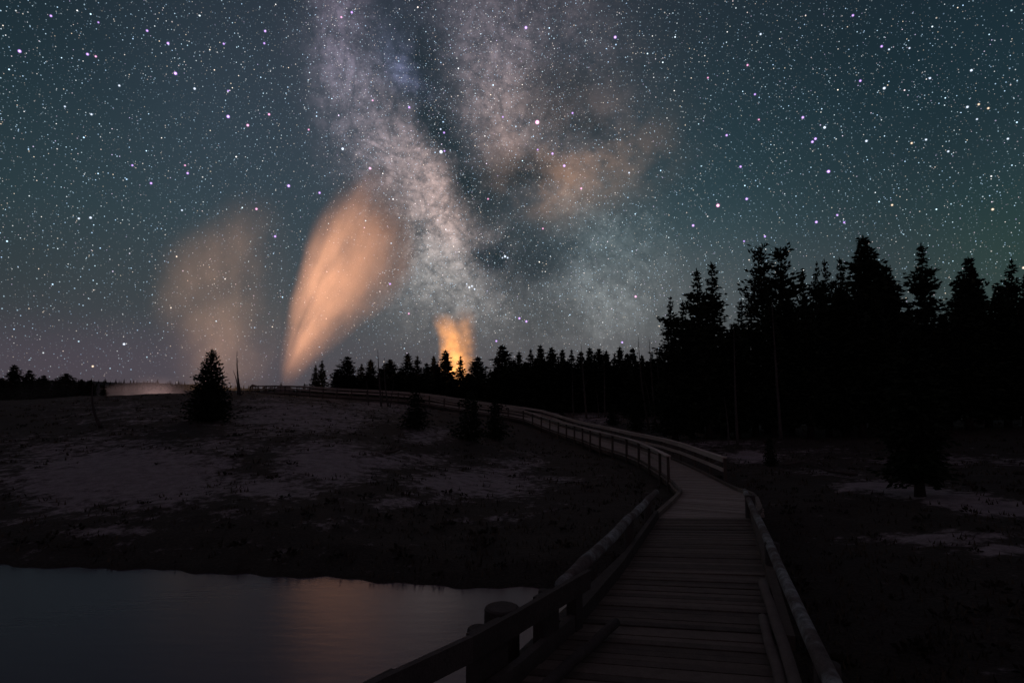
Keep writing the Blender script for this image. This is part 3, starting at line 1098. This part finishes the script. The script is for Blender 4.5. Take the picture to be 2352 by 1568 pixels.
GL = 'conifers in mist beyond the hill on the left'
for i, (px, top, wpx, k) in enumerate([(4, 868, 44, 'far4'), (33, 838, 62, 'far1'), (68, 850, 46, 'far2'), (88, 866, 34, 'far3'), (101, 862, 46, 'far2'), (128, 876, 30, 'far3'), (152, 858, 58, 'far4'), (187, 871, 44, 'far1'), (208, 873, 40, 'far2'), (238, 883, 24, 'far3')]):
    tree('conifer', k, px, top, 112, wpx * 1.05, 'misty conifer beyond the hill crest, %s from the left border' % ORD[i], 'conifer', GL)
for px, top, wpx, lab in ((645, 878, 16, 'tiny far conifer rising behind the geyser mound'), (699, 880, 14, 'tiny far conifer right of the geyser mound')):
    tree('conifer', 'far3', px, top, 120, wpx, lab, 'conifer', 'tiny far conifers by the geyser')

# lone spruce and young firs in front of the boardwalk
p = ghit(487, 968)
tree('spruce_tree', 'spruce', 487, 803, p.y, 112, 'lone pointed spruce standing on the pale hillside left of the plume', 'spruce')
for px, top, basey, wpx, lab in ((955, 896, 985, 92, 'low bushy young fir before the boardwalk, left one of three'),
                                 (1083, 900, 1012, 100, 'taller bushy young fir before the boardwalk, middle one of three'),
                                 (1137, 916, 1010, 80, 'small bushy young fir before the boardwalk, right one of three')):
    p = ghit(px, basey)
    tree('young_fir', 'young', px, top, p.y, wpx, lab, 'fir', 'young firs before the boardwalk')
for px, top, d, wpx, lab in ((1405, 925, 58, 44, 'small dark fir beside the pale strip behind the boardwalk'),
                             (1460, 905, 52, 60, 'bushy dark fir right of the pale strip behind the boardwalk'),
                             (1290, 925, 60, 26, 'little fir at the left end of the pale strip behind the boardwalk')):
    tree('young_fir', 'young', px, top, d, wpx, lab, 'fir', 'young firs behind the boardwalk')
p = ghit(2080, 1142)
tree('conifer', 'fir1', 2086, 700, p.y + 0.0, 190, 'near black conifer with a bare foot standing between the pale strips', 'conifer')
p = ghit(1765, 1072)
tree('young_fir', 'young', 1768, 1000, p.y, 46, 'dark bush-like fir right of the pale patch by the railing end', 'fir')

# ------------------------------------------------------------------ dead snags
SN = {}
for s in range(5):
    rnd = random.Random(90 + s)
    H = 8.0
    mb = MB()
    bx, by = rnd.uniform(-.25, .25), rnd.uniform(-.2, .2)
    pts = [(bx * math.sin(i / 10 * 3), by * math.sin(i / 10 * 2), -0.3 + (H + .3) * i / 10) for i in range(11)]
    mb.tube(pts, [.13 * (1 - .9 * i / 10) for i in range(11)], 8, .12, s)
    tmesh = mb.mesh('trunk', True)
    tmesh.materials.append(M_snag)
    tw = MB()
    for k in range(22):
        t = rnd.uniform(.25, .97)
        i = int(t * 10)
        c = Vector(pts[i]).lerp(Vector(pts[min(i + 1, 10)]), t * 10 - i)
        an = rnd.uniform(0, 6.28)
        l = rnd.uniform(.25, .8) * (1.15 - t)
        dirn = Vector((math.cos(an), math.sin(an), rnd.uniform(-.3, .7)))
        m1 = c + dirn * l * .55
        e1 = m1 + (dirn + Vector((0, 0, rnd.uniform(-.5, .9)))) * l * .5
        tw.tube([c, m1, e1], [.022, .015, .005], 4)
    tw = tw.mesh('branch')
    tw.materials.append(M_snag)
    SN[s] = (tmesh, tw)


def snag(px, top, basepx, basey, d, v, thick, label, group=None, twigs=True):
    a = W(basepx, basey, d) if d else ghit(basepx, basey)
    if d: a.z = gz(a.x, a.y)
    b_ = W(px, top, a.y)
    h = b_.z - a.z
    o = empty('dead_snag', a)
    props(o, label, 'dead tree', group)
    lean = math.atan2(b_.x - a.x, h)
    o.rotation_euler = (0, lean, random.uniform(-.5, .5))
    o.scale = (thick, thick, h / math.cos(lean) / 8.0)
    tm, tw = SN[v]
    link('trunk', tm, None, o)
    if twigs: link('branches', tw, None, o).name = 'branch_spray'
    return o


GS = 'bare snags before the wood'
snag(546, 806, 553, 908, None, 0, .95, 'forked dead snag right of the lone spruce', 'bare snags by the lone spruce')
snag(536, 850, 546, 906, None, 3, .8, 'short bent dead snag beside the forked one by the lone spruce', 'bare snags by the lone spruce')
snag(219, 882, 232, 984, None, 1, .9, 'black crooked dead snag low on the hill, left of the lone spruce', 'bare snags by the lone spruce')
snag(868, 803, 876, 930, 60, 2, .95, 'tall thin snag, left of two rising before the boardwalk rail', 'snags by the long rail')
snag(884, 818, 892, 928, 61, 1, .8, 'thin snag, right of two rising before the boardwalk rail', 'snags by the long rail')
snag(838, 866, 846, 925, 60, 3, .6, 'short bent snag left of the two tall ones by the rail', 'snags by the long rail', False)
snag(905, 872, 896, 925, 60, 4, .6, 'short leaning snag right of the two tall ones by the rail', 'snags by the long rail', False)
snag(1316, 852, 1318, 938, 70, 0, .7, 'slim upright snag, leftmost of four before the far treeline', GS, False)
snag(1334, 788, 1347, 940, 68, 2, 1.1, 'thick snag with a bent tip, second of four before the treeline', GS)
snag(1368, 892, 1374, 938, 68, 3, .6, 'short leaning snag, third of four before the treeline', GS, False)
snag(1387, 826, 1389, 940, 68, 4, .8, 'slim upright twiggy snag, rightmost of four before the treeline', GS)
snag(1467, 772, 1490, 925, 52, 1, .85, 'tall leaning snag, leftmost of the group left of the wood', GS)
snag(1490, 774, 1506, 930, 52, 2, .85, 'tall leaning snag, middle of the group left of the wood', GS)
snag(1502, 800, 1518, 928, 52, 4, .75, 'leaning snag, rightmost of the group left of the wood', GS)
snag(1476, 850, 1500, 930, 50, 3, .5, 'thin low snag among the leaning group left of the wood', GS, False)
snag(1682, 752, 1692, 962, 36, 0, .75, 'long slim pale snag leaning before the sky gap of the wood', GS)
snag(1770, 690, 1792, 955, 37, 2, .9, 'long leaning pale trunk before the open rounded pines', GS)
snag(1660, 910, 1672, 975, 34, 3, .5, 'short thin snag left of the long slim one before the wood', GS, False)

# fallen wood on the right
for i, (px, py, ang, ln, lab) in enumerate(((1850, 1070, .3, 2.4, 'forked dead branch lying among brush right of the railing'),
                                            (1905, 1092, 2.5, 1.9, 'bleached dead branch lying near the pale strip at right'),
                                            (1372, 962, .5, 3.2, 'fallen pale branch lying behind the boardwalk bend'),
                                            (905, 1046, .2, 1.5, 'fallen twiggy branch on the pale hillside below the young firs'))):
    p = ghit(px, py)
    rnd = random.Random(300 + i)
    o = empty('fallen_branch', p, ang)
    props(o, lab, 'branch')
    mb = MB()
    mb.tube([(-ln / 2, 0, .08), (0, .1, .16), (ln / 2, 0, .45)], [.07, .055, .02], 7, .1, i)
    mb.build('limb', M_snag, o, True)
    for k in range(7):
        t = rnd.uniform(.2, .95)
        c = Vector((-ln / 2 + ln * t, .05, .1 + .3 * t))
        e = c + Vector((rnd.uniform(-.2, .6), rnd.uniform(-.6, .6), rnd.uniform(.2, .8))) * (ln * .35)
        mb = MB()
        mb.tube([c, c.lerp(e, .5) + Vector((0, 0, .06)), e], [.025, .018, .006], 5)
        mb.build('twig', M_snag, o)

# ------------------------------------------------------------------ geyser mound, signboard
a = W(652, 902, 86)
a.z = gz(a.x, a.y)
mb = MB()
rnd = random.Random(61)
rings = [(1.35, -.4), (1.3, .4), (1.22, .95), (1.0, 1.3), (.7, 1.48), (.3, 1.55)]
vs = []
for r, z in rings:
    for k in range(16):
        t = 2 * PI * k / 16
        q = 1 + .14 * math.sin(3 * t + z * 2) + rnd.uniform(-.08, .08)
        vs.append((r * q * math.cos(t), r * q * math.sin(t) * .8, z + rnd.uniform(-.06, .06)))
fs = [(i * 16 + k, i * 16 + (k + 1) % 16, (i + 1) * 16 + (k + 1) % 16, (i + 1) * 16 + k) for i in range(len(rings) - 1) for k in range(16)]
fs.append(tuple(len(vs) - 16 + k for k in range(16)))
mb.add(vs, fs)
props(mb.build('geyser_mound', M_rock, None, True, a), 'rounded dark sinter mound behind the rail at the foot of the steam plume', 'geyser mound')
a = W(583, 903, 74)
a.z = gz(a.x, a.y)
o = empty('signboard', a)
props(o, 'small tilted signboard on posts at the far end of the railing', 'sign')
mb = MB()
mb.box((0, 0, .95), (.34, 0, -.10), (0, .22, .08), (.01, -.01, .03))
mb.build('panel', M_post, o)
for s in (-1, 1):
    mb = MB()
    mb.box((.2 * s, .02, .42), (.035, 0, 0), (0, .035, 0), (0, 0, .46))
    mb.build('leg', M_post, o)

# ------------------------------------------------------------------ ground cover
rnd = np.random.default_rng(4)
N_T = 7500
th = np.radians(rnd.uniform(-50, 46, N_T))
rr = np.exp(rnd.uniform(math.log(5), math.log(75), N_T))
gx, gy = rr * np.sin(th), rr * np.cos(th)
gzv = terrain(gx, gy)
sv = sinter_at(gx, gy, gzv)
clear = np.sqrt(((np.stack([gx, gy], -1)[:, None, :] - WC[None, ::6, :2]) ** 2).sum(-1)).min(1) > 1.35
bl = np.interp(gy, [p[1] for p in BRIDGE_L], [p[0] for p in BRIDGE_L])
br = np.interp(gy, [p[1] for p in BRIDGE_R], [p[0] for p in BRIDGE_R])
clear &= ~((gy < 11.6) & (gx > bl - .4) & (gx < br + .4))
ok = clear & (gzv > .06) & (rnd.uniform(0, 1, N_T) > sv * 1.15)
mb, mb2 = MB(), MB()
R_ = random.Random(8)
for x, y, z, r in zip(gx[ok], gy[ok], gzv[ok], rr[ok]):
    if R_.random() < .10 and r > 9:
        s = R_.uniform(.10, .26)
        for k in range(16):
            an, ph = R_.uniform(0, 6.28), R_.uniform(0.0, 1.1)
            dd = Vector((math.cos(an) * math.cos(ph), math.sin(an) * math.cos(ph), math.sin(ph) * .7))
            spray(mb2, Vector((x, y, z)) + dd * s * R_.uniform(.4, 1), dd, s * .6, s * .16, R_)
    else:
        for k in range(5):
            an = R_.uniform(0, 6.28)
            h = R_.uniform(.04, .16) * (1.0 if r < 20 else 1.15)
            w_ = .010 * (1 + r / 12)
            c = Vector((x + R_.uniform(-.18, .18), y + R_.uniform(-.18, .18), z - .02))
            s = Vector((math.cos(an + 1.57), math.sin(an + 1.57), 0)) * w_
            e = c + Vector((math.cos(an) * h * .5, math.sin(an) * h * .5, h))
            mb.add([c - s, c + s, e], [(0, 1, 2)])
props(mb.build('grass', M_grass), kind='stuff')
props(mb2.build('undergrowth', M_brush), kind='stuff')

# ------------------------------------------------------------------ far ridge with its wood
hm, g, b = material('far_ridge')
b.inputs['Base Color'].default_value = (.035, .033, .035, 1)
b.inputs['Roughness'].default_value = 1
prof_r = [(-900, 862), (-300, 866), (0, 868), (120, 868), (230, 871), (330, 873), (440, 876), (520, 884), (640, 889), (760, 890), (900, 893), (1200, 894), (1700, 894), (2400, 892), (3200, 890)]
rx_, ry_ = zip(*prof_r)
mb = MB()
R_ = random.Random(77)
tops = []
cols = list(range(-900, 3201, 20))
for px in cols:
    t = W(px, float(np.interp(px, rx_, ry_)) + 6 + 1.2 * math.sin(px * .05), 1500)
    tops.append(t)
    mb.v.extend([(t.x * .9, t.y * .9, -3), (t.x, t.y, t.z), (t.x * 1.25, t.y * 1.25, -3)])
for i in range(len(cols) - 1):
    a = i * 3
    mb.f.extend([(a, a + 3, a + 4, a + 1), (a + 1, a + 4, a + 5, a + 2)])
props(mb.build('hills', hm, None, True), kind='structure')
mb = MB()
for a, c in zip(tops, tops[1:]):
    for k in range(14):
        p = a.lerp(c, R_.random())
        q = R_.uniform(.93, 1.0)
        p = Vector((p.x * q, p.y * q, -3 + (p.z + 3) * (1 - (1 - q) / .1)))
        h = R_.uniform(6, 13)
        r = h * .2
        mb.add([p + Vector((r, 0, -1)), p + Vector((-r * .5, r * .87, -1)), p + Vector((-r * .5, -r * .87, -1)), p + Vector((0, 0, h))], [(0, 1, 3), (1, 2, 3), (2, 0, 3)])
props(mb.build('woods', M_needle), kind='stuff')


# ------------------------------------------------------------------ steam
def steam(name, label, base, H, prof, dmax, dens_curve, depth=.8, nscale=.12, nlean=(0, 0), edge=.5, namt=.5, aniso=0.1, col=(1, 1, 1), stretch=(1, 1, .6), fleck=.5, flow=None):
    """prof: list of (height 0-1, centre x, left radius, right radius) in metres; real volume inside a lofted hull"""
    x0 = min(c - l for _, c, l, r in prof) - 1
    x1 = max(c + r for _, c, l, r in prof) + 1
    rm = max(max(l, r) for _, c, l, r in prof)
    m = bpy.data.materials.new(name)
    m.use_nodes = True
    m.cycles.volume_sampling = 'EQUIANGULAR'
    nt = m.node_tree
    nt.nodes.clear()
    g = N(nt)
    pos = g.new('ShaderNodeTexCoord').outputs['Object']
    wp = g.new('ShaderNodeMapping')
    g._set(wp.inputs['Vector'], pos)
    wp.inputs['Scale'].default_value = stretch
    wn = g.noise(wp.outputs[0], nscale, 3, 0.55, color=True)
    warp = g.vm('SCALE', g.vm('SUBTRACT', wn, (.5, .5, .5)), scale=1.0)
    x, y, z = g.sep(pos)[:3]
    h = g.m('DIVIDE', z, H, clamp=True)
    xc = g.mr(g.curve(h, [(t, (c - x0) / (x1 - x0)) for t, c, l, r in prof]), 0, 1, x0, x1)
    rl = g.m('MULTIPLY', g.curve(h, [(t, l / rm) for t, c, l, r in prof]), rm)
    rr = g.m('MULTIPLY', g.curve(h, [(t, r / rm) for t, c, l, r in prof]), rm)
    dx = g.m('SUBTRACT', x, xc)
    right = g.mr(g.m('DIVIDE', dx, g.m('ADD', rl, rr)), -.28, .28, smooth=True)
    rad = g.m('ADD', g.m('MULTIPLY', rr, right), g.m('MULTIPLY', rl, g.m('SUBTRACT', 1.0, right)))
    u = g.m('DIVIDE', dx, rad)
    v = g.m('DIVIDE', y, g.m('MULTIPLY', g.m('ADD', rl, rr), .5 * depth))
    wx = g.sep(warp)
    q = g.vm('LENGTH', g.vm('ADD', g.comb(u, v, 0.0), g.vm('SCALE', warp, scale=namt)))
    body = g.mr(q, .95, .95 - edge, 0.0, 1.0, smooth=True)
    fl = g.noise(wp.outputs[0], nscale * 2.3, 4, 0.55)
    if flow:
        fv = g.vm('ADD', g.comb(g.m('MULTIPLY', u, flow[0]), g.m('MULTIPLY', v, flow[0]), g.m('MULTIPLY', h, flow[1])), g.vm('SCALE', warp, scale=.7))
        fl = g.m('ADD', g.m('MULTIPLY', fl, .35), g.m('MULTIPLY', g.noise(fv, 1.0, 4, 0.55), .65))
    body = g.m('MULTIPLY', body, g.mr(fl, .36, .64, 1 - fleck, 1 + fleck * .55, smooth=True))
    hull_q = g.vm('LENGTH', g.comb(u, v, 0.0))
    body = g.m('MULTIPLY', body, g.mr(hull_q, 1.0, .82, 0.0, 1.0, smooth=True))
    dc = g.curve(h, dens_curve)
    den = g.m('MULTIPLY', g.m('MULTIPLY', body, dc), dmax)
    pv = g.new('ShaderNodeVolumePrincipled')
    pv.inputs['Color'].default_value = (*col, 1)
    pv.inputs['Anisotropy'].default_value = aniso
    g._set(pv.inputs['Density'], den)
    out = g.new('ShaderNodeOutputMaterial')
    nt.links.new(pv.outputs[0], out.inputs['Volume'])
    # hull
    mb = MB()
    n, ns = 20, 22
    ts = [i / ns for i in range(ns + 1)]
    pt, pc, pl, pr = zip(*prof)
    for t in ts:
        c, l, r = (float(np.interp(t, pt, q)) for q in (pc, pl, pr))
        l, r = l * 1.06 + .2, r * 1.06 + .2
        for k in range(n):
            a = 2 * PI * k / n
            xx = math.cos(a) * (r if math.cos(a) > 0 else l)
            mb.v.append((c + xx, math.sin(a) * (l + r) / 2 * depth, t * H))
    for i in range(ns):
        for k in range(n):
            mb.f.append((i * n + k, i * n + (k + 1) % n, (i + 1) * n + (k + 1) % n, (i + 1) * n + k))
    mb.f.append(tuple(range(n - 1, -1, -1)))
    mb.f.append(tuple(ns * n + k for k in range(n)))
    o = mb.build(name, m, None, False, base)
    props(o, label, 'steam')
    return o


def pxprof(base, d, pts):
    """rows (px centre, py, left px, right px) at distance d -> profile"""
    rows = []
    ztop = max(W(p[0], p[1], d).z for p in pts)
    H = ztop - base.z
    for px, py, l, r in pts:
        w = W(px, py, d)
        rows.append(((w.z - base.z) / H, w.x - base.x, l * d / FD, r * d / FD))
    rows.sort()
    rows[0] = (0.0, *rows[0][1:])
    return H, rows


d = 100
B = W(660, 897, d)
H, rows = pxprof(B, d, [(654, 897, 14, 26), (663, 850, 24, 60), (690, 790, 46, 105), (722, 730, 70, 155), (756, 670, 92, 195), (788, 610, 110, 200), (812, 555, 126, 170),
                        (830, 500, 122, 150), (850, 450, 104, 125), (868, 405, 80, 95), (884, 370, 50, 65)])
steam('steam_plume', 'tall orange lit steam plume leaning right over the geyser mound', B, H, rows, .095,
      [(0, 1.0), (.15, .9), (.35, .8), (.5, .92), (.6, 1.0), (.7, .75), (.8, .36), (.9, .15), (1, 0)], edge=.9, nscale=.075, namt=.78, stretch=(1, 1, .75), fleck=.85, flow=(2.6, 2.2))

d = 122
B = W(470, 897, d)
H, rows = pxprof(B, d, [(490, 897, 90, 170), (488, 840, 115, 200), (486, 780, 145, 215), (480, 720, 165, 220), (488, 660, 165, 205), (512, 600, 170, 175), (548, 540, 170, 140), (585, 480, 135, 105), (605, 430, 85, 70)])
steam('steam_plume', 'wide faint brown steam plume above the lone spruce', B, H, rows, .0155,
      [(0, .8), (.25, .7), (.45, .9), (.65, .9), (.8, .55), (.92, .25), (1, 0)], edge=.95, nscale=.05, namt=.85, fleck=.7)

d = 128
B = W(1046, 897, d)
H, rows = pxprof(B, d, [(1046, 897, 40, 36), (1044, 860, 48, 42), (1042, 820, 40, 38), (1036, 785, 36, 36), (1030, 760, 40, 36), (1024, 735, 40, 34), (1020, 715, 26, 24)])
steam('steam_puff', 'short bright orange glowing steam column behind the treeline', B, H, rows, .12,
      [(0, 1), (.3, 1), (.5, .95), (.68, .8), (.8, .55), (.92, .2), (1, 0)], edge=.75, nscale=.2, namt=.6, fleck=.6, stretch=(1, 1, 1))
d = 131
B = W(1078, 897, d)
H, rows = pxprof(B, d, [(1070, 897, 34, 30), (1068, 850, 38, 36), (1066, 805, 40, 40), (1066, 770, 42, 40), (1067, 745, 42, 38), (1067, 720, 36, 34), (1067, 698, 22, 22)])
steam('steam_puff', 'dimmer orange steam puff rising against the right side of the bright glowing column', B, H, rows, .06,
      [(0, .7), (.3, .8), (.5, .8), (.7, .85), (.82, .6), (.93, .2), (1, 0)], edge=.95, nscale=.22, namt=.7, fleck=.7, stretch=(1, 1, 1))

# low bank in the valley behind the hill crest
d = 150
B = W(330, 912, d)
H, rows = pxprof(B, d, [(330, 912, 110, 130), (330, 902, 112, 135), (325, 892, 105, 135), (330, 880, 80, 120), (340, 868, 50, 90), (345, 858, 30, 60)])
steam('steam_bank', 'low pinkish bank of steam lying in the valley beyond the hill crest', B, H, rows, .05,
      [(0, 1), (.3, .9), (.6, .5), (.85, .2), (1, 0)], depth=.6, edge=.85, nscale=.12, namt=.5, stretch=(1, 1, .3))
d = 107
B = W(70, 920, d)
H, rows = pxprof(B, d, [(70, 920, 150, 190), (70, 905, 150, 190), (80, 890, 140, 170), (90, 872, 100, 130), (100, 855, 50, 60)])
steam('steam_bank', 'thin brown steam drifting round the misty conifers at the left border', B, H, rows, .009,
      [(0, 1), (.3, .8), (.6, .45), (.85, .15), (1, 0)], depth=.5, edge=.85, nscale=.1, namt=.5, stretch=(1, 1, .3))


# ------------------------------------------------------------------ lamps that light the steam (yard lamps beyond the hill and behind the trees)
def spot(loc, target, power, col, size, blend=1.0, r=.5):
    l = bpy.data.lights.new('yard_lamp', 'SPOT')
    l.energy = power
    l.color = col
    l.spot_size = math.radians(size)
    l.spot_blend = blend
    l.shadow_soft_size = r
    o = bpy.data.objects.new('yard_lamp', l)
    o.location = loc
    o.rotation_euler = (Vector(target) - Vector(loc)).to_track_quat('-Z', 'Y').to_euler()
    COL.objects.link(o)


spot((-70, 84, gz(-70, 84) + 1.2), W(772, 585, 100), 6.6e5, (1, .44, .23), 62)
spot((-68, 160, gz(-68, 160) + 1), W(488, 665, 122), 3.4e5, (1, .55, .33), 72)
spot(W(1046, 890, 114), W(1042, 800, 128), 2.3e5, (1, .385, .085), 96)
for px, dd, pw in ((245, 152, 1500), (290, 154, 1300), (345, 150, 1500), (390, 153, 1300), (430, 150, 1700)):
    a = W(px, 930, dd)
    a.z = max(a.z, gz(a.x, a.y) + .3)
    spot(a, a + Vector((0, 0, 10)), pw, (1, .62, .58), 150)
a = W(60, 912, 122)
spot(a, a + Vector((6, -6, 8)), 2500, (1, .55, .35), 150)

# ------------------------------------------------------------------ render settings
vs_ = scene.view_settings
scene.display_settings.display_device = 'sRGB'
vs_.view_transform = 'Standard'
vs_.look = 'None'
vs_.exposure = 0
vs_.gamma = 1
c = scene.cycles
c.use_denoising = True
c.denoiser = 'OPENIMAGEDENOISE'
c.denoising_input_passes = 'RGB_ALBEDO_NORMAL'
c.sample_clamp_indirect = 0.15
c.max_bounces = 4
c.diffuse_bounces = 2
c.glossy_bounces = 3
c.volume_bounces = 1
c.volume_step_rate = 1.0
c.volume_max_steps = 96
c.use_adaptive_sampling = False
